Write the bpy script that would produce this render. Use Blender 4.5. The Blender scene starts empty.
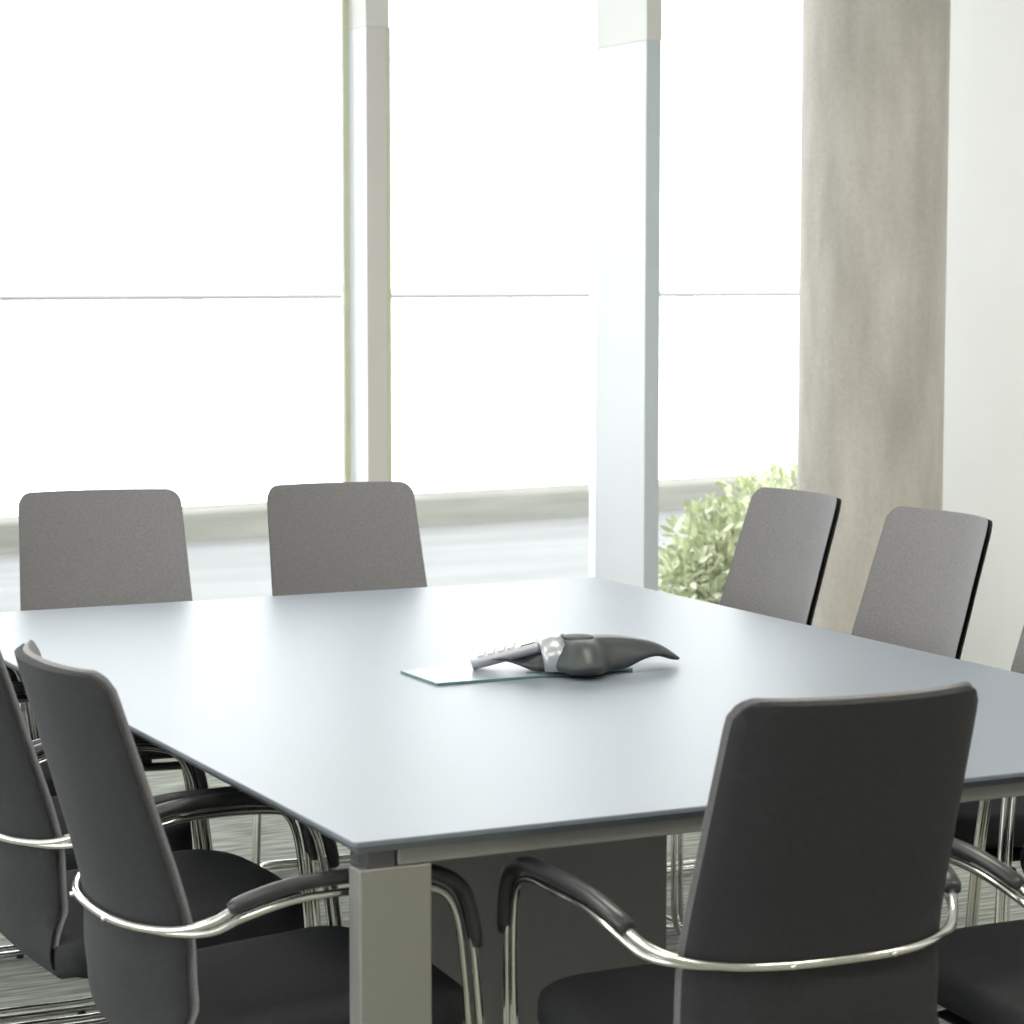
import bpy, bmesh, math, random
from mathutils import Vector, Matrix
R = math.radians
C = bpy.context.scene.collection
scene = bpy.context.scene

# ---------------------------------------------------------------- camera
cd = bpy.data.cameras.new('camera'); cam = bpy.data.objects.new('camera', cd); C.objects.link(cam)
cam.location = (-1.2312, -2.9669, 1.4711)
cam.rotation_euler = (R(90 - 5.3562), 0, R(-25.8934))
cd.sensor_width = 36; cd.lens = 2518.34 / 1024 * 36
cd.shift_x = (512 - 499.33) / 1024
cd.clip_start = .1; cd.clip_end = 500
cd.dof.use_dof = True; cd.dof.focus_distance = 4.7; cd.dof.aperture_fstop = 9
scene.camera = cam
# ---------------------------------------------------------------- sky and exposure
world = bpy.data.worlds.new('overcast'); scene.world = world; world.use_nodes = True
bg = world.node_tree.nodes['Background']
bg.inputs[0].default_value = (.965, .985, 1.0, 1); bg.inputs[1].default_value = 4.3
vs = scene.view_settings
vs.view_transform = 'Standard'; vs.look = 'None'; vs.gamma = 1; vs.use_curve_mapping = False
vs.exposure = 0.0
scene.display_settings.display_device = 'sRGB'

def lamp(name, loc, size, power, col, rot=(0, 0, 0)):
    l = bpy.data.lights.new(name, 'AREA'); l.shape = 'RECTANGLE'; l.size, l.size_y = size
    l.energy = power; l.color = col
    o = bpy.data.objects.new(name, l); o.location = loc; o.rotation_euler = rot; C.objects.link(o); return o
# unseen area lamps added under the ceiling as warm interior fill
for x, y in ((-1.2, 1.0), (1.2, 1.0), (-1.2, -1.6), (1.2, -1.6), (3.2, -1.6)):
    lamp('ceiling_fill', (x, y, 2.94), (1.2, .5), 30, (1.0, .94, .82))

# ---------------------------------------------------------------- materials
def mat(name, col, rough=.6, metal=0., noise=None, bump=0., bscale=300, coat=0., spec=.5, alpha=None, sheen=0.):
    m = bpy.data.materials.new(name); m.use_nodes = True; n = m.node_tree.nodes; l = m.node_tree.links
    b = n['Principled BSDF']; b.inputs['Roughness'].default_value = rough; b.inputs['Metallic'].default_value = metal
    b.inputs['Base Color'].default_value = (*col, 1); b.inputs['Specular IOR Level'].default_value = spec
    b.inputs['Coat Weight'].default_value = coat; b.inputs['Sheen Weight'].default_value = sheen
    tc = n.new('ShaderNodeTexCoord')
    if noise:
        sc, amt, stretch = noise
        mp = n.new('ShaderNodeMapping'); mp.inputs['Scale'].default_value = stretch
        l.new(tc.outputs['Object'], mp.inputs[0])
        t = n.new('ShaderNodeTexNoise'); t.inputs['Scale'].default_value = sc; t.inputs['Detail'].default_value = 6
        l.new(mp.outputs[0], t.inputs['Vector'])
        r = n.new('ShaderNodeValToRGB'); e = r.color_ramp.elements
        e[0].position = .3; e[1].position = .7
        e[0].color = (*[max(0, c * (1 - amt)) for c in col], 1); e[1].color = (*[min(1, c * (1 + amt)) for c in col], 1)
        l.new(t.outputs['Fac'], r.inputs[0]); l.new(r.outputs[0], b.inputs['Base Color'])
    if bump:
        t2 = n.new('ShaderNodeTexNoise'); t2.inputs['Scale'].default_value = bscale; t2.inputs['Detail'].default_value = 3
        l.new(tc.outputs['Object'], t2.inputs['Vector'])
        bp = n.new('ShaderNodeBump'); bp.inputs['Strength'].default_value = bump; bp.inputs['Distance'].default_value = .002
        l.new(t2.outputs['Fac'], bp.inputs['Height']); l.new(bp.outputs[0], b.inputs['Normal'])
    return m

M_inner = mat('grey_upholstery', (.205, .20, .208), .9, noise=(220, .12, (1, 1, 1)), bump=.25, bscale=500, spec=.2, sheen=.15)
M_outer = mat('charcoal_upholstery', (.026, .027, .029), .8, noise=(90, .10, (1, 1, 1)), bump=.2, bscale=500, spec=.3)
M_seat = mat('charcoal_seat_cloth', (.024, .025, .029), .8, noise=(150, .12, (1, 1, 1)), bump=.2, bscale=500, spec=.3)
M_chrome = mat('polished_chrome', (.66, .655, .62), .16, 1.0)
M_pad = mat('black_armrest_leather', (.03, .031, .034), .33, spec=.5)
M_dark = mat('black_plastic', (.02, .02, .022), .5)
M_top = mat('pale_matt_tabletop', (.19, .22, .265), .38, bump=.02, bscale=600, spec=.5)
M_edge = mat('blue_grey_table_edge', (.15, .17, .20), .5)
M_alu = mat('anodised_aluminium', (.25, .25, .23), .45, .3)
M_joint = mat('dark_steel', (.12, .12, .13), .4, .6)
M_ped = mat('dark_grey_panel', (.22, .22, .215), .6)
M_wall = mat('white_paint', (.88, .875, .86), .9, noise=(3, .015, (1, 1, 1)))
M_ceil = mat('ceiling_paint', (.8, .8, .78), .95)
M_frame = mat('pale_grey_frame', (.68, .665, .64), .45)
M_frame_b = mat('blue_grey_frame', (.60, .66, .71), .45)
M_shade = mat('warm_grey_shade', (.72, .72, .69), .5)  # shading of the upper mullions, put into a base colour
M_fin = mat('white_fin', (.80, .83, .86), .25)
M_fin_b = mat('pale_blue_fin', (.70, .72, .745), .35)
M_gasket = mat('greenish_gasket', (.62, .64, .48), .5)
M_rail = mat('rail_steel', (.42, .42, .41), .35, .5)
M_leaf = mat('leaf_green', (.52, .57, .37), .6, noise=(9, .2, (1, 1, 1)))
M_leaf2 = mat('leaf_light', (.70, .73, .52), .6, noise=(9, .2, (1, 1, 1)))
M_stem = mat('stem_brown', (.16, .12, .07), .8)
M_silver = mat('silver_plastic', (.46, .48, .51), .30, .5)
M_keypad = mat('grey_keypad', (.42, .43, .47), .4)
M_phone = mat('graphite_plastic', (.035, .042, .045), .42)
M_grille = mat('speaker_grille', (.05, .055, .06), .6)
M_key = mat('pale_keys', (.80, .80, .86), .35)
M_lcd = mat('dark_display', (.05, .06, .06), .12)
M_plate = mat('pale_glass_plate', (.20, .235, .27), .33)
M_green = mat('green_glass_edge', (.10, .22, .22), .2)

def nodes_mat(name):
    m = bpy.data.materials.new(name); m.use_nodes = True
    return m, m.node_tree.nodes, m.node_tree.links, m.node_tree.nodes['Principled BSDF']
# clear window glass
M_glass = bpy.data.materials.new('window_glass'); M_glass.use_nodes = True
n = M_glass.node_tree.nodes; l = M_glass.node_tree.links; n.clear()
o_ = n.new('ShaderNodeOutputMaterial'); tr = n.new('ShaderNodeBsdfTransparent'); tr.inputs[0].default_value = (.985, .995, .99, 1)
gl = n.new('ShaderNodeBsdfGlossy'); gl.inputs['Roughness'].default_value = .02
fr = n.new('ShaderNodeFresnel'); fr.inputs[0].default_value = 1.25
mx = n.new('ShaderNodeMixShader'); l.new(fr.outputs[0], mx.inputs[0]); l.new(tr.outputs[0], mx.inputs[1]); l.new(gl.outputs[0], mx.inputs[2]); l.new(mx.outputs[0], o_.inputs[0])

# board-marked concrete of the column
M_conc, n, l, b = nodes_mat('cast_concrete')
tc = n.new('ShaderNodeTexCoord'); mp = n.new('ShaderNodeMapping'); mp.inputs['Scale'].default_value = (1, 1, .25); l.new(tc.outputs['Object'], mp.inputs[0])
t1 = n.new('ShaderNodeTexNoise'); t1.inputs['Scale'].default_value = 9; t1.inputs['Detail'].default_value = 8; l.new(mp.outputs[0], t1.inputs['Vector'])
t2 = n.new('ShaderNodeTexNoise'); t2.inputs['Scale'].default_value = 70; t2.inputs['Detail'].default_value = 6; l.new(tc.outputs['Object'], t2.inputs['Vector'])
ad = n.new('ShaderNodeMath'); ad.operation = 'MULTIPLY_ADD'; ad.inputs[1].default_value = .35; l.new(t2.outputs['Fac'], ad.inputs[0]); l.new(t1.outputs['Fac'], ad.inputs[2])
rp = n.new('ShaderNodeValToRGB'); e = rp.color_ramp.elements; e[0].position = .42; e[0].color = (.47, .44, .39, 1); e[1].position = .95; e[1].color = (.70, .665, .605, 1)
l.new(ad.outputs[0], rp.inputs[0]); l.new(rp.outputs[0], b.inputs['Base Color']); b.inputs['Roughness'].default_value = .85
bp = n.new('ShaderNodeBump'); bp.inputs['Strength'].default_value = .3; bp.inputs['Distance'].default_value = .004; l.new(t2.outputs['Fac'], bp.inputs['Height']); l.new(bp.outputs[0], b.inputs['Normal'])

# striated grey-green carpet
M_carpet, n, l, b = nodes_mat('striated_carpet')
tc = n.new('ShaderNodeTexCoord'); mp = n.new('ShaderNodeMapping'); mp.inputs['Scale'].default_value = (7, 70, 1); l.new(tc.outputs['Object'], mp.inputs[0])
t1 = n.new('ShaderNodeTexNoise'); t1.inputs['Scale'].default_value = 1; t1.inputs['Detail'].default_value = 4; l.new(mp.outputs[0], t1.inputs['Vector'])
rp = n.new('ShaderNodeValToRGB'); e = rp.color_ramp.elements; e[0].position = .36; e[0].color = (.17, .182, .155, 1); e[1].position = .66; e[1].color = (.42, .435, .38, 1)
l.new(t1.outputs['Fac'], rp.inputs[0]); l.new(rp.outputs[0], b.inputs['Base Color']); b.inputs['Roughness'].default_value = .95

# terrace paving with faint streaks
M_terr, n, l, b = nodes_mat('terrace_paving')
tc = n.new('ShaderNodeTexCoord'); mp = n.new('ShaderNodeMapping'); mp.inputs['Scale'].default_value = (.35, 2.6, 1); l.new(tc.outputs['Object'], mp.inputs[0])
t1 = n.new('ShaderNodeTexNoise'); t1.inputs['Scale'].default_value = 1.3; t1.inputs['Detail'].default_value = 5; l.new(mp.outputs[0], t1.inputs['Vector'])
rp = n.new('ShaderNodeValToRGB'); e = rp.color_ramp.elements; e[0].position = .38; e[0].color = (.165, .169, .167, 1); e[1].position = .62; e[1].color = (.20, .204, .202, 1)
l.new(t1.outputs['Fac'], rp.inputs[0]); l.new(rp.outputs[0], b.inputs['Base Color']); b.inputs['Roughness'].default_value = .9
M_par = mat('weathered_parapet', (.235, .235, .205), .9, noise=(3, .16, (.4, 1, 5)))

# ---------------------------------------------------------------- mesh helpers
def obj(name, bm, m, parent=None, smooth=True, bevel=0., recalc=True, sharp=0):
    if recalc: bmesh.ops.recalc_face_normals(bm, faces=bm.faces)
    me = bpy.data.meshes.new(name); bm.to_mesh(me); bm.free()
    for mm in (m if isinstance(m, (list, tuple)) else [m]): me.materials.append(mm)
    for p in me.polygons: p.use_smooth = smooth
    if smooth and sharp: me.set_sharp_from_angle(angle=R(sharp))
    o = bpy.data.objects.new(name, me); C.objects.link(o)
    if parent: o.parent = parent
    if bevel:
        bv = o.modifiers.new('bevel', 'BEVEL'); bv.width = bevel; bv.segments = 2; bv.limit_method = 'ANGLE'; bv.harden_normals = False
        for p in me.polygons: p.use_smooth = False
    return o
def box(bm, x0, x1, y0, y1, z0, z1, mi=0):
    v = [bm.verts.new((x, y, z)) for z in (z0, z1) for x, y in ((x0, y0), (x1, y0), (x1, y1), (x0, y1))]
    for f in ((0, 3, 2, 1), (4, 5, 6, 7), (0, 1, 5, 4), (1, 2, 6, 5), (2, 3, 7, 6), (3, 0, 4, 7)):
        bm.faces.new([v[i] for i in f]).material_index = mi
    return v
def boxo(name, d, m, parent=None, bevel=.002):
    bm = bmesh.new(); box(bm, *d); return obj(name, bm, m, parent, False, bevel)
def loft(bm, rings, closed_ring=True, cap=True, loop=False):
    vs_ = [[bm.verts.new(p) for p in r] for r in rings]; N = len(rings[0]); n_ = len(vs_)
    for i in range(n_ if loop else n_ - 1):
        a = vs_[i]; b_ = vs_[(i + 1) % n_]
        for j in range(N if closed_ring else N - 1):
            k = (j + 1) % N; bm.faces.new((a[j], a[k], b_[k], b_[j]))
    if cap and not loop:
        bm.faces.new(vs_[0][::-1]); bm.faces.new(vs_[-1])
    return vs_
def catmull(pts, sub=6, closed=False):
    P = [Vector(p) for p in pts]; n_ = len(P); out = []
    rng = range(n_ if closed else n_ - 1)
    g = (lambda i: P[i % n_]) if closed else (lambda i: P[max(0, min(n_ - 1, i))])
    for i in rng:
        p0, p1, p2, p3 = g(i - 1), g(i), g(i + 1), g(i + 2)
        for s in range(sub):
            t = s / sub
            out.append(.5 * ((2 * p1) + (p2 - p0) * t + (2 * p0 - 5 * p1 + 4 * p2 - p3) * t * t + (3 * p1 - p0 - 3 * p2 + p3) * t ** 3))
    if not closed: out.append(P[-1].copy())
    return out
def tube(bm, pts, rad, seg=10, closed=False, taper=None, squash=None):
    rings = []; n_ = len(pts); prev = None
    for i, p in enumerate(pts):
        a = pts[(i - 1) % n_] if closed or i > 0 else p; b_ = pts[(i + 1) % n_] if closed or i < n_ - 1 else p
        t = (b_ - a).normalized()
        if prev is None:
            up = Vector((0, 0, 1)) if abs(t.z) < .9 else Vector((0, 1, 0)); u = t.cross(up).normalized()
        else:
            u = (prev - t * prev.dot(t)).normalized()
        prev = u; w = t.cross(u); r = rad * (taper(i / (n_ - 1)) if taper else 1)
        sq = squash or (1, 1)
        rings.append([p + u * (r * sq[0] * math.cos(2 * math.pi * k / seg)) + w * (r * sq[1] * math.sin(2 * math.pi * k / seg)) for k in range(seg)])
    loft(bm, rings, loop=closed)
def cyl(bm, c, ax, r, h, seg=16):
    ax = Vector(ax).normalized(); c = Vector(c); u = ax.orthogonal().normalized(); w = ax.cross(u)
    loft(bm, [[c + ax * d + u * (r * math.cos(2 * math.pi * k / seg)) + w * (r * math.sin(2 * math.pi * k / seg)) for k in range(seg)] for d in (0, h)])
def empty(name, loc=(0, 0, 0), rz=0.):
    o = bpy.data.objects.new(name, None); o.location = loc; o.rotation_euler = (0, 0, rz); o.empty_display_size = .1; C.objects.link(o); return o
def tag(o, label, cat, group=None):
    o['label'] = label; o['category'] = cat
    if group: o['group'] = group
    return o
def struct(o): o['kind'] = 'structure'; return o

# ---------------------------------------------------------------- the room
X0, X1, Y0, Y1, H = -4.6, 4.05, -6.2, 4.42, 3.0
struct(boxo('floor', (X0 - .1, X1 + .1, Y0 - .1, Y1 + .1, -.12, 0), M_carpet, bevel=0))
struct(boxo('ceiling', (X0 - .1, X1 + .1, Y0 - .1, Y1 + .1, H, H + .15), M_ceil, bevel=0))
struct(boxo('wall_right', (X1, X1 + .14, Y0, Y1 + .1, 0, H), M_wall, bevel=0))
struct(boxo('wall_back', (X0, X1, Y0 - .1, Y0, 0, H), M_wall, bevel=0))
bm = bmesh.new(); box(bm, X0 - .1, X0, Y0, -3, 0, H); box(bm, X0 - .1, X0, -3, 4.6, 0, .08); box(bm, X0 - .1, X0, -3, 4.6, 2.92, H)
struct(obj('wall_left', bm, M_wall, None, False))
w5 = struct(boxo('window_5', (X0 - .09, X0 - .01, -3, Y1, .08, .13), M_frame, None, .003))
boxo('window_head', (X0 - .09, X0 - .01, -3, Y1, 2.87, 2.92), M_frame, w5, .003)
for y_ in (-3, -1.2, .7, 2.6, Y1 - .06): boxo('window_post', (X0 - .1, X0, y_, y_ + .06, .13, 2.87), M_frame, w5, .003)
boxo('pane', (X0 - .055, X0 - .045, -2.94, Y1 - .06, .13, 2.87), M_glass, w5, 0)
struct(boxo('baseboard_right', (X1 - .015, X1, Y0, Y1 - .1, 0, .07), M_frame, bevel=0))
# wall of glass facing the terrace
M1X, M1F = MULL1 = (1.826, 4.27)
MX2, MF2 = 2.718, 4.10
def window(i, x0, x1):
    w = boxo('window_%d' % i, (x0, x1, Y1 - .03, Y1 + .05, 0, .05), M_frame, None, .003); struct(w)
    boxo('window_head', (x0, x1, Y1 - .03, Y1 + .05, H - .08, H), M_frame, w, .003)
    boxo('pane', (x0 + .002, x1 - .002, Y1 + .004, Y1 + .014, .05, H - .08), M_glass, w, 0)
window(1, -1.9, M1X + .01); window(2, M1X + .084, MX2 + .01); window(3, MX2 + .058, X1); window(4, X0, -1.96)
def mullion(i, x, w, yf, z_shade, m_front, m_side):
    bm = bmesh.new(); box(bm, x, x + w, yf, Y1 + .06, 0, z_shade)
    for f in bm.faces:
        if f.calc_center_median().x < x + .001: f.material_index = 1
    t = obj('trim_%d' % i, bm, [m_front, m_side], None, False, .002); struct(t)
    boxo('upper_shade', (x - .001, x + w + .001, yf - .002, Y1 + .06, z_shade, H), M_shade, t, .002)  # upper length of the same post, its change in shading painted as colour
    return t
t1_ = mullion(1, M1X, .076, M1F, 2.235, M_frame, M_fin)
boxo('glazing_bead', (M1X - .02, M1X, Y1 - .012, Y1 + .003, 0, H), M_gasket, t1_, 0)
boxo('glazing_strip', (M1X + .066, M1X + .080, M1F - .004, M1F, 0, 2.235), M_gasket, t1_, 0)
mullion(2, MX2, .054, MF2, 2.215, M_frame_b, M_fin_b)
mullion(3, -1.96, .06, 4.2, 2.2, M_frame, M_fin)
# round concrete column
bm = bmesh.new(); CX, CY, CR = 3.450, 3.90, .2365
loft(bm, [[(CX + CR * math.cos(a), CY + CR * math.sin(a), z) for a in [2 * math.pi * k / 72 for k in range(72)]] for z in (0, .01, 1, 2, H)])
col = struct(obj('column', bm, M_conc))

# ---------------------------------------------------------------- outside
PA = R(8.1)
bm = bmesh.new(); pv = Vector((6.04, 10.72, 0)); pd = Vector((math.cos(PA), math.sin(PA), 0))
fa, fb = pv - pd * 28 + Vector((0, .2, 0)), pv + pd * 20 + Vector((0, .2, 0))
loft(bm, [[(fa.x, Y1 + .1, z), (fb.x, Y1 + .1, z), (fb.x, fb.y, z), (fa.x, min(fa.y, fa.y), z)] for z in (-.2, -.002)])
struct(obj('terrace', bm, M_terr, None, False))
bm = bmesh.new(); box(bm, -27, 19, 0, .32, -.2, .168)
pp = struct(obj('parapet', bm, M_par, None, False, .02)); pp.location = pv; pp.rotation_euler = (0, 0, PA)
rail = empty('terrace_handrail', pv + Vector((-.02, .15, .168)), PA)
bm = bmesh.new(); tube(bm, [Vector((x, 0, 1.195)) for x in (-26, -8, 0, 8, 18)], .026, 10); obj('rail_tube', bm, M_rail, rail)
bm = bmesh.new(); box(bm, -26, 18, -.006, .006, 0, 1.18); obj('balustrade_pane', bm, M_glass, rail, False)
for x in (-6.1, -2.65, .85, 4.3):
    boxo('rail_bracket', (x - .05, x + .05, -.014, .014, 1.165, 1.188), M_rail, rail, .003)
tag(rail, 'thin grey handrail over a clear glass balustrade along the terrace edge', 'railing')

rnd = random.Random(7)
def shrub(name, cx, cy, label, blobs, nleaf, seed):
    r = random.Random(seed); root = empty(name, (cx, cy, 0)); tag(root, label, 'shrub')
    bm = bmesh.new(); pts = []
    for i in range(26):
        bx, by, bz, br = blobs[i % len(blobs)]
        e_ = Vector((bx + r.uniform(-.6, .6) * br, by + r.uniform(-.6, .6) * br, bz + r.uniform(-.2, .8) * br))
        s_ = Vector((r.uniform(-.05, .05) + bx * .25, r.uniform(-.05, .05), 0)); m_ = s_.lerp(e_, .5) + Vector((r.uniform(-.05, .05), r.uniform(-.05, .05), .03))
        tube(bm, catmull([s_, m_, e_], 4), .007, 5, taper=lambda t: 1 - .7 * t)
    obj('stem', bm, M_stem, root)
    bm = bmesh.new()
    for i in range(nleaf):
        bx, by, bz, br = r.choice(blobs)
        d = Vector((r.gauss(0, 1), r.gauss(0, 1), r.gauss(0, 1))).normalized() * br * (r.random() ** .45)
        c = Vector((bx, by, bz)) + d
        if c.z < .03: continue
        L = r.uniform(.035, .07); W = L * r.uniform(.3, .42)
        ax = (d.normalized() * .7 + Vector((r.uniform(-1, 1), r.uniform(-1, 1), r.uniform(-.2, 1.2)))).normalized()
        sd = ax.cross(Vector((r.uniform(-1, 1), r.uniform(-1, 1), r.uniform(-1, 1)))).normalized(); nn = ax.cross(sd)
        P = [c, c + ax * L * .35 + sd * W * .5 + nn * W * .15, c + ax * L * .75 + sd * W * .36 + nn * W * .1, c + ax * L, c + ax * L * .75 - sd * W * .36 + nn * W * .1, c + ax * L * .35 - sd * W * .5 + nn * W * .15, c + ax * L * .5 - nn * W * .05]
        v = [bm.verts.new(p) for p in P]; mi = int(r.random() < .5)
        for a, b_ in ((0, 1), (1, 2), (2, 3), (3, 4), (4, 5), (5, 0)):
            bm.faces.new((v[6], v[a], v[b_])).material_index = mi
    obj('foliage', bm, [M_leaf, M_leaf2], root, True, recalc=False)
shrub('leafy_shrub', 3.95, 5.25, 'round yellow-green leafy shrub on the terrace outside the glass, beside the concrete column',
      [(-.30, .0, .46, .15), (-.42, -.05, .34, .13), (-.06, 0, .54, .19), (.20, .05, .56, .24), (-.15, 0, .36, .24), (-.38, -.05, .14, .17), (-.12, 0, .12, .24), (.2, .05, .3, .3), (.5, 0, .5, .3), (.5, 0, .25, .3)], 5200, 3)

# ---------------------------------------------------------------- the table
TW, TL, TH = 1.6471, 2.4171, .74
table = empty('conference_table', (0, 0, 0))
tag(table, 'large square-cornered conference table with pale blue-grey matt top and aluminium legs', 'table')
def rect(x0, y0, x1, y1, z, rc=.004): return [(x0 + rc, y0, z), (x1 - rc, y0, z), (x1, y0 + rc, z), (x1, y1 - rc, z), (x1 - rc, y1, z), (x0 + rc, y1, z), (x0, y1 - rc, z), (x0, y0 + rc, z)]
bm = bmesh.new()
i_ = .012
loft(bm, [rect(i_, i_, TW - i_, TL - i_, .722), rect(0, 0, TW, TL, .7335), rect(0, 0, TW, TL, .7385), rect(.0015, .0015, TW - .0015, TL - .0015, TH)])
for f in bm.faces:
    f.normal_update()
    f.material_index = 0 if (len(f.verts) == 8 and f.calc_center_median().z > .735) else 1
obj('tabletop', bm, [M_top, M_edge], table, False)
lx, ly, ins = .1035, .040, .0165
for sx in (0, 1):
    for sy in (0, 1):
        x = ins if not sx else TW - ins - lx; y = ins + .004 if not sy else TL - ins - ly - .004
        lw, lh = lx, ly
        if sx and sy: x, y, lw, lh = 1.430, TL - .0205 - .10, .045, .10   # turned, clear of the chairs pushed in there
        lg = boxo('leg', (x, x + lw, y, y + lh, 0.0, .6975), M_alu, table, .003)
        jx = x + .012 if not sx else x + lw - .042
        boxo('leg_joint', (jx, jx + .04, y + .004, y + lh - .004, .6975, .7225), M_joint, lg, .001)
# beams under the top, one per side
for y in (ins + .004, TL - ins - .004 - .045):
    boxo('beam', (ins + .055, TW - ins - .055, y, y + .045, .6985, .7225), M_alu, table, .002)
for x in (ins + .075, TW - ins - .075 - .045):
    boxo('beam', (x, x + .045, ins + .056, TL - ins - .056, .6985, .7225), M_alu, table, .002)
ped = boxo('cable_pedestal', (.505, .982, .90, 1.24, 0, .7225), M_ped, table, .004)
ped['label'] = 'dark grey cable pedestal under the middle of the top'
boxo('pedestal_plinth', (.515, .972, .897, 1.243, 0.0, .05), M_dark, ped, .001)

# thin glass plate lying in the middle of the table
bm = bmesh.new(); box(bm, 0, .40, 0, .163, 0, .005)
for f in bm.faces:
    f.normal_update()
    if abs(f.normal.z) < .5: f.material_index = 1
pl = obj('glass_plate', bm, [M_plate, M_green], None, False, .0008); pl.location = (.616, 1.094, .7401)
tag(pl, 'thin pale glass plate with green edge lying under the conference phone', 'plate')

# ---------------------------------------------------------------- conference phone
def conference_phone(loc, rz):
    ph = empty('conference_phone', loc, rz)
    tag(ph, 'three-armed graphite and silver conference phone in the middle of the table', 'phone')
    dirs = [R(150), R(2), R(256)]; LEN = [.192, .218, .108]
    def rad(a):
        best = .070
        for d_, L in zip(dirs, LEN):
            x = (a - d_ + math.pi) % (2 * math.pi) - math.pi
            if abs(x) < R(75):
                # half-width of an arm: narrow blade with rounded tip
                f = math.exp(-(abs(x) / R(25)) ** 2.1)
                best = max(best, .070 + (L - .070) * f)
        return best
    def top(rr, a):
        h = .066 * max(0, 1 - (rr / .245) ** 3) ** .6
        return h
    NA, NR = 144, 16
    bm = bmesh.new(); T_, B_ = [], []
    for j in range(1, NR + 1):
        t = j / NR; rt_, rb_ = [], []
        for k in range(NA):
            a = 2 * math.pi * k / NA; rr = rad(a) * t
            zt = top(rr, a) - .004
            x = min(abs((a - d_ + math.pi) % (2 * math.pi) - math.pi) for d_ in dirs)
            # crest along the arms, falling towards the edges
            edge = (1 - t ** 4)
            zb = .004 + .018 * math.sin(math.pi * min(1, max(0, rr - .09) / .12)) ** 1.2
            if abs((a - dirs[0] + math.pi) % (2 * math.pi) - math.pi) < R(50): zt -= .032 * min(1, max(0, (rr - .05) / .05))
            zt = max(zt, zb + .009)
            z = zb + (zt - zb) * (.22 + .78 * edge)
            rt_.append(bm.verts.new((rr * math.cos(a), rr * math.sin(a), z)))
            rb_.append(bm.verts.new((rr * .985 * math.cos(a), rr * .985 * math.sin(a), zb if t < 1 else zb + .003)))
        T_.append(rt_); B_.append(rb_)
    ct = bm.verts.new((0, 0, .062)); cb = bm.verts.new((0, 0, .003))
    for k in range(NA):
        q = (k + 1) % NA
        bm.faces.new((ct, T_[0][k], T_[0][q])); bm.faces.new((cb, B_[0][q], B_[0][k]))
        for j in range(NR - 1):
            bm.faces.new((T_[j][k], T_[j + 1][k], T_[j + 1][q], T_[j][q])); bm.faces.new((B_[j][k], B_[j][q], B_[j + 1][q], B_[j + 1][k]))
        bm.faces.new((T_[-1][k], B_[-1][k], B_[-1][q], T_[-1][q]))
    obj('body', bm, M_phone, ph)
    # round speaker grille on the crown
    bm = bmesh.new()
    rings = [[(r_ * math.cos(a), r_ * math.sin(a), z) for a in [2 * math.pi * k / 40 for k in range(40)]] for r_, z in ((.030, .056), (.030, .0625), (.027, .0642), (.016, .0655), (.006, .0658))]
    loft(bm, rings); obj('speaker_grille', bm, M_grille, ph)
    # silver collar between the crown and the keypad
    d0 = Vector((math.cos(dirs[0]), math.sin(dirs[0]), 0)); s0 = Vector((-d0.y, d0.x, 0)); Z = Vector((0, 0, 1))
    bm = bmesh.new(); prof = []
    for r_, hh, ww in ((.030, .066, .058), (.050, .0665, .062), (.066, .062, .064), (.076, .055, .063)):
        ring = []
        for k in range(17):
            u = -1 + 2 * k / 16
            ring.append(d0 * (r_ - .02 * abs(u) ** 2.5) + s0 * (ww * u) + Z * (.006 + (hh - .006) * (1 - abs(u) ** 3.2) ** .5))
        prof.append(ring)
    vs_ = loft(bm, prof, closed_ring=False, cap=False)
    sm = obj('silver_collar', bm, M_silver, ph); so = sm.modifiers.new('s', 'SOLIDIFY'); so.thickness = .004
    # keypad panel sloping down the left arm
    kp_a = d0 * .070 + Z * .050; kp_b = d0 * .196 + Z * .014
    ax = (kp_b - kp_a).normalized(); nn = s0.cross(ax) * -1
    if nn.z < 0: nn = -nn
    L = (kp_b - kp_a).length; bm = bmesh.new()
    rings = []
    for k in range(13):
        t = k / 12; w_ = .047 * (1 - .30 * t) * (1 if t < .85 else math.sqrt(max(.12, 1 - ((t - .85) / .17) ** 2)))
        c = kp_a + ax * (L * t)
        rings.append([c + s0 * (w_ * cx_) + nn * cz_ for cx_, cz_ in ((-1, -.002), (-.98, .003), (-.6, .006), (0, .007), (.6, .006), (.98, .003), (1, -.002), (.8, -.013), (-.8, -.013))])
    loft(bm, rings); kp = obj('keypad', bm, M_keypad, ph)
    def kbox(t, u, lt, lu, h, m, name):
        bm = bmesh.new(); c = kp_a + ax * (L * t) + s0 * u + nn * (.0065 - abs(u) * .03)
        pts = [c + ax * (lt * a_) + s0 * (lu * b_) + nn * z_ for z_ in (0, h) for a_, b_ in ((-1, -1), (1, -1), (1, 1), (-1, 1))]
        v = [bm.verts.new(p) for p in pts]
        for f in ((0, 3, 2, 1), (4, 5, 6, 7), (0, 1, 5, 4), (1, 2, 6, 5), (2, 3, 7, 6), (3, 0, 4, 7)): bm.faces.new([v[i] for i in f])
        return obj(name, bm, m, kp, False, .001)
    kbox(.15, 0, .014, .028, .0015, M_lcd, 'display')
    for i in range(4):
        for j in (-1, 0, 1): kbox(.40 + .145 * i, j * (.020 - .0012 * i), .0062, .0075, .005, M_key, 'key')
    return ph
conference_phone((.912, 1.118, .7452), 0)

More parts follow.
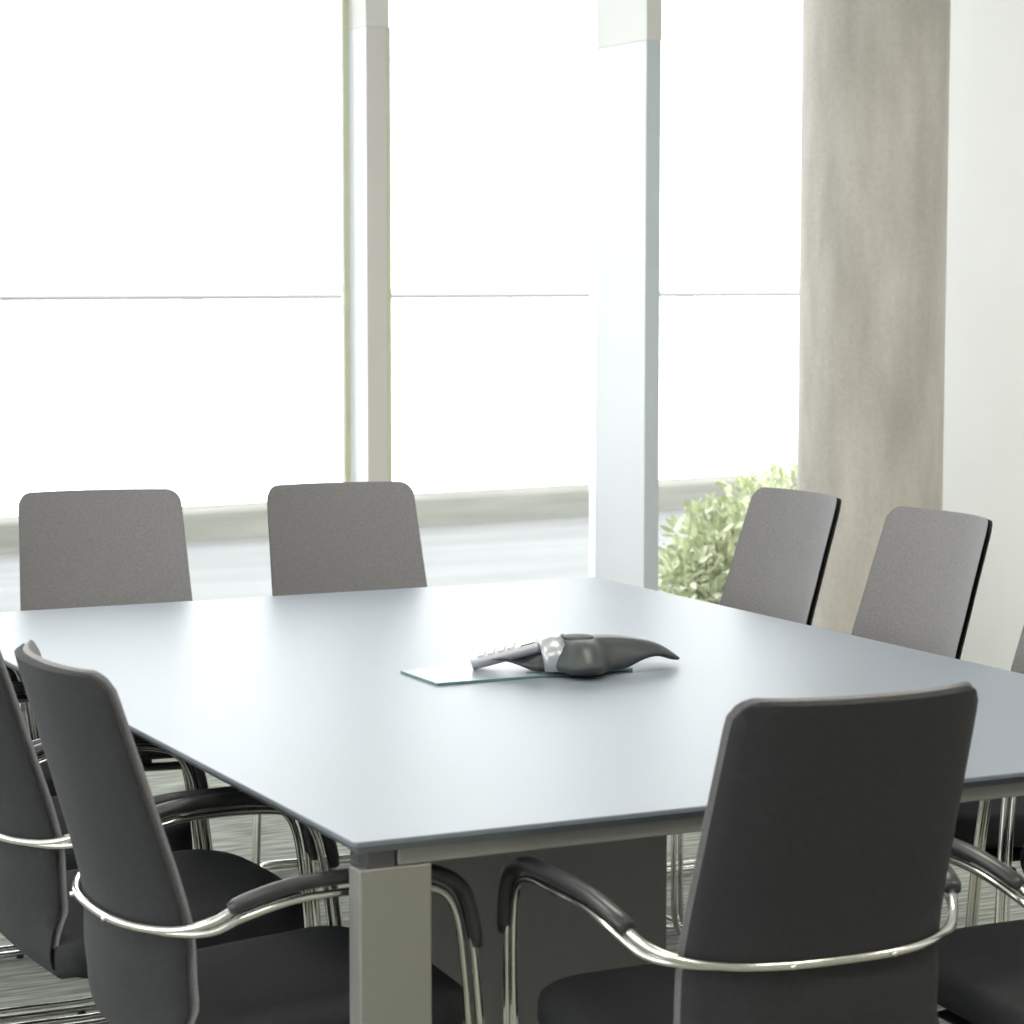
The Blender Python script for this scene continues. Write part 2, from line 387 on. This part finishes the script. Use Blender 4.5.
# ---------------------------------------------------------------- chairs
def shell_profile():
    # (y, z, half-width) of the middle plane of the shell, from the top edge down and under the seat
    pts = [(-.093, .955), (-.078, .90), (-.058, .83), (-.036, .75), (-.014, .67), (0, .60), (.001, .53), (.012, .465), (.040, .415), (.085, .399), (.15, .391), (.25, .389), (.36, .392)]
    return catmull([Vector((0, y, z)) for y, z in pts], 4)
def halfw(z, y):
    if y > .06 and z < .45: return .200
    t = min(1, max(0, (z - .55) / .40)); w = .196 - .015 * t
    if z < .50: w = .196
    return w
def sag(z): return .062 - .004 * min(1, max(0, (z - .6) / .35)) if z > .5 else .062 * max(0, (z - .40) / .10) if z > .40 else 0
def loft_shell(off0, off1, zmin, grow, top_r, n_lat=24, drop=0., edge=(10, .75)):
    P = shell_profile(); rings = []; P[0] = P[0].lerp(P[1], drop)
    ztop = P[0].z
    P = P[:1] + [P[0].lerp(P[1], f_) for f_ in (.06, .16, .32, .6)] + P[1:]
    for i, p in enumerate(P):
        a = P[max(0, i - 1)]; b_ = P[min(len(P) - 1, i + 1)]; t = (b_ - a).normalized()
        nrm = Vector((0, -t.z, t.y))            # points forward / up towards the sitter
        if p.z < zmin: break
        rows = [(p, 1.0)]
        for p_, _ in rows:
            d = ztop - p_.z; w = halfw(p_.z, p_.y) + grow
            if d < top_r: w = w - top_r + math.sqrt(max(0, top_r ** 2 - (top_r - d) ** 2)) if d > 0 else w - top_r * .97
            sg = sag(p_.z) / .2 ** 2.4
            mid = (off0 + off1) / 2; hf = (off1 - off0) / 2
            if i == 0: hf *= .35
            elif i == 1: hf *= .7
            ring = []
            for k in range(n_lat + 1):
                u = -1 + 2 * k / n_lat; x = w * u; e_ = hf * (1 - abs(u) ** 10 * .75)
                ring.append(p_ + nrm * (off1 - 2 * hf * (1 - abs(u) ** edge[0] * edge[1])) + Vector((x, sg * abs(x) ** 2.4, 0)))
            for k in range(n_lat, -1, -1):
                u = -1 + 2 * k / n_lat; x = w * u; e_ = hf * (1 - abs(u) ** 10 * .75)
                ring.append(p_ + nrm * (mid + e_) + Vector((x, sg * abs(x) ** 2.4, 0)))
            rings.append(ring)
    bm = bmesh.new(); v = loft(bm, rings, cap=False); N = len(rings[0])
    for r_ in (v[0], v[-1]):
        for k in range(n_lat): bm.faces.new((r_[k], r_[k + 1], r_[N - 2 - k], r_[N - 1 - k]))
    return bm
def tube_path(dz_ring, dz_arm, dx, dy_leg, z_floor):
    h = [(0, -.017, .605 + dz_ring), (.08, -.012, .605 + dz_ring), (.15, .010, .606 + dz_ring), (.203, .043, .612 + dz_ring + dz_arm * .3), (.234, .080, .626 + dz_arm * .8),
         (.252, .118, .649 + dz_arm), (.263, .19, .668 + dz_arm), (.268, .28, .672 + dz_arm), (.267 - dx, .362 + dy_leg * .4, .669 + dz_arm), (.264 - dx, .415 + dy_leg, .646 + dz_arm * .5), (.260 - dx, .438 + dy_leg, .600),
         (.256 - dx, .451 + dy_leg, .52), (.249 - dx, .463 + dy_leg, .40), (.243 - dx, .472 + dy_leg, .25), (.238 - dx, .474 + dy_leg, .11), (.236 - dx, .470 + dy_leg, .048 + z_floor * .5), (.234 - dx, .446 + dy_leg, .016 + z_floor), (.232 - dx, .40, .010 + z_floor),
         (.232 - dx, .25, .010 + z_floor), (.232 - dx, .06, .010 + z_floor), (.225 - dx, .012 - dy_leg, .010 + z_floor), (.195 - dx, -.012 - dy_leg, .010 + z_floor), (.10, -.014 - dy_leg, .010 + z_floor), (0, -.014 - dy_leg, .010 + z_floor)]
    left = [(-x, y, z) for x, y, z in h[-2:0:-1]]
    return catmull(h + left, 5, closed=True)
def make_chair():
    t = empty('conference_chair')
    obj('back_shell', loft_shell(-.010, .0035, .36, -.0015, .030, drop=.12, edge=(8, .4)), M_outer, t, sharp=55)
    obj('backrest', loft_shell(.003, .012, .435, .0005, .030, edge=(8, .75)), M_inner, t, sharp=55)
    # seat cushion with rounded front corners, domed top
    outline = []
    y0, y1, w = .050, .487, .226; r = .11
    for k in range(9): a = math.pi / 2 * k / 8; outline.append((w - r + r * math.cos(a), y1 - r * .8 + r * .8 * math.sin(a)))
    for k in range(1, 8): u = 1 - 2 * k / 8; outline.append(((w - r) * u, y1 + .006 * (1 - u * u)))
    for k in range(9): a = math.pi / 2 * (1 - k / 8); outline.append((-(w - r + r * math.cos(a)), y1 - r * .8 + r * .8 * math.sin(a)))
    outline += [(-w, .25), (-w * .98, y0 + .03), (-w * .9, y0), (0, y0 - .012), (w * .9, y0), (w * .98, y0 + .03), (w, .25)]
    cx, cy = 0, .25; bm = bmesh.new()
    def ring(s, z):
        q = [(cx + (x - cx) * s, cy + (y - cy) * s) for x, y in outline]
        return [(x, y, z + (y - .22) * .075 - (max(0, y - .36) ** 2) * .7) for x, y in q]
    loft(bm, [ring(.93, .408), ring(.985, .411), ring(1, .422), ring(1, .444), ring(.985, .458), ring(.94, .466), ring(.85, .4677), ring(.7, .4692), ring(.5, .4706), ring(.3, .4715), ring(.12, .4719), ring(.01, .472)])
    obj('seat', bm, M_seat, t)
    bm = bmesh.new(); tube(bm, tube_path(0, 0, 0, 0, 0), .0064, 10, closed=True); obj('frame_tube', bm, M_chrome, t)
    bm = bmesh.new(); tube(bm, tube_path(0, -.017, .003, -.0155, .015), .0058, 10, closed=True); obj('frame_tube', bm, M_chrome, t)
    # bar that carries the seat between the front legs and its mounting block
    bm = bmesh.new(); tube(bm, [Vector((x, .30, .352)) for x in (-.15, 0, .15)], .010, 10); box(bm, -.05, .05, .10, .30, .352, .372); obj('seat_bracket', bm, M_dark, t)
    A = tube_path(0, 0, 0, 0, 0)
    for s in (1, -1):
        pts = [Vector((p.x * s, p.y, p.z)) for p in A[:len(A) // 2]]
        pts = [p for i, p in enumerate(pts) if p.y > .095 and p.z > .555]
        # pad sits on the outer side of the bend
        out = []
        for i, p in enumerate(pts):
            a = pts[max(0, i - 1)]; b_ = pts[min(len(pts) - 1, i + 1)]; tg = (b_ - a).normalized()
            nn = Vector((0, -tg.z, tg.y)).normalized()
            if nn.z < 0 and nn.y < 0: nn = -nn
            out.append(p + nn * .004)
        bm = bmesh.new(); nO = len(out)
        tube(bm, out, .0128, 12, taper=lambda q_: min(1, .8 + 9 * min(q_, 1 - q_)), squash=(1.1, .82)); obj('armrest', bm, M_pad, t)
        bm = bmesh.new(); p = Vector((.075 * s, -.016, .605)); cyl(bm, p + Vector((0, -.008, 0)), (0, 1, 0), .0035, .012); obj('screw', bm, M_chrome, t)
        for yy in (.05, .40):
            bm = bmesh.new(); cyl(bm, (.232 * s, yy, 0), (0, 0, 1), .008, .006); obj('glide', bm, M_dark, t)
    return t
def dup(root):
    r = root.copy(); C.objects.link(r)
    for ch in root.children:
        c = ch.copy(); C.objects.link(c); c.parent = r
    return r
proto = make_chair(); used = [False]
def place(x, y, rz, label, group, sc=1.):
    c = proto if not used[0] else dup(proto); used[0] = True
    c.location = (x, y, 0); c.rotation_euler = (0, 0, R(rz)); c.scale = (sc, sc, 1); tag(c, label, 'chair', group)
G1, G2, G3, G4 = 'chairs along the near side of the table', 'chairs along the window side of the table', 'chairs along the left side of the table', 'chairs along the right side of the table'
NF, NL, NB, NR_ = -.318, -.232, 2.80, 1.975
for a in (
    (.533, NF, -1.5, 'dark upholstered chair seen from behind in the right foreground, in front of the table', G1),
    (1.125, NF - .03, 0, 'dark chair cut by the right photo edge, next to the large foreground chair', G1),
    (.528, NB + .02, 172, 'grey-olive chair on the window side, left of the two in front of the glass', G2, 1.07),
    (1.131, NB - .03, 175, 'grey-olive chair on the window side, right of the two, below the slim window post', G2, 1.04),
    (NL, .350, -90, 'dark chair turned side-on in the left foreground, nearest on the left side', G3),
    (NL - .01, .93, -90, 'dark side-on chair cut by the left photo edge, second along the left side', G3),
    (NL, 1.496, -90, 'third chair from the front along the left side, mostly hidden behind nearer chairs', G3),
    (NL, 2.063, -90, 'farthest chair of the left side, chrome base showing on the carpet', G3),
    (NR_, 2.105, 90, 'light grey chair on the right side in front of the shrub, farthest from viewer', G4, 1.01),
    (NR_, 1.53, 90, 'light grey chair on the right side in front of the column and white wall', G4, 1.01),
    (NR_, .955, 90, 'light grey chair at the right photo edge against the white wall', G4),
    (NR_, .38, 90, 'nearest chair of the right side, mostly hidden behind the foreground chairs', G4)):
    place(*a)
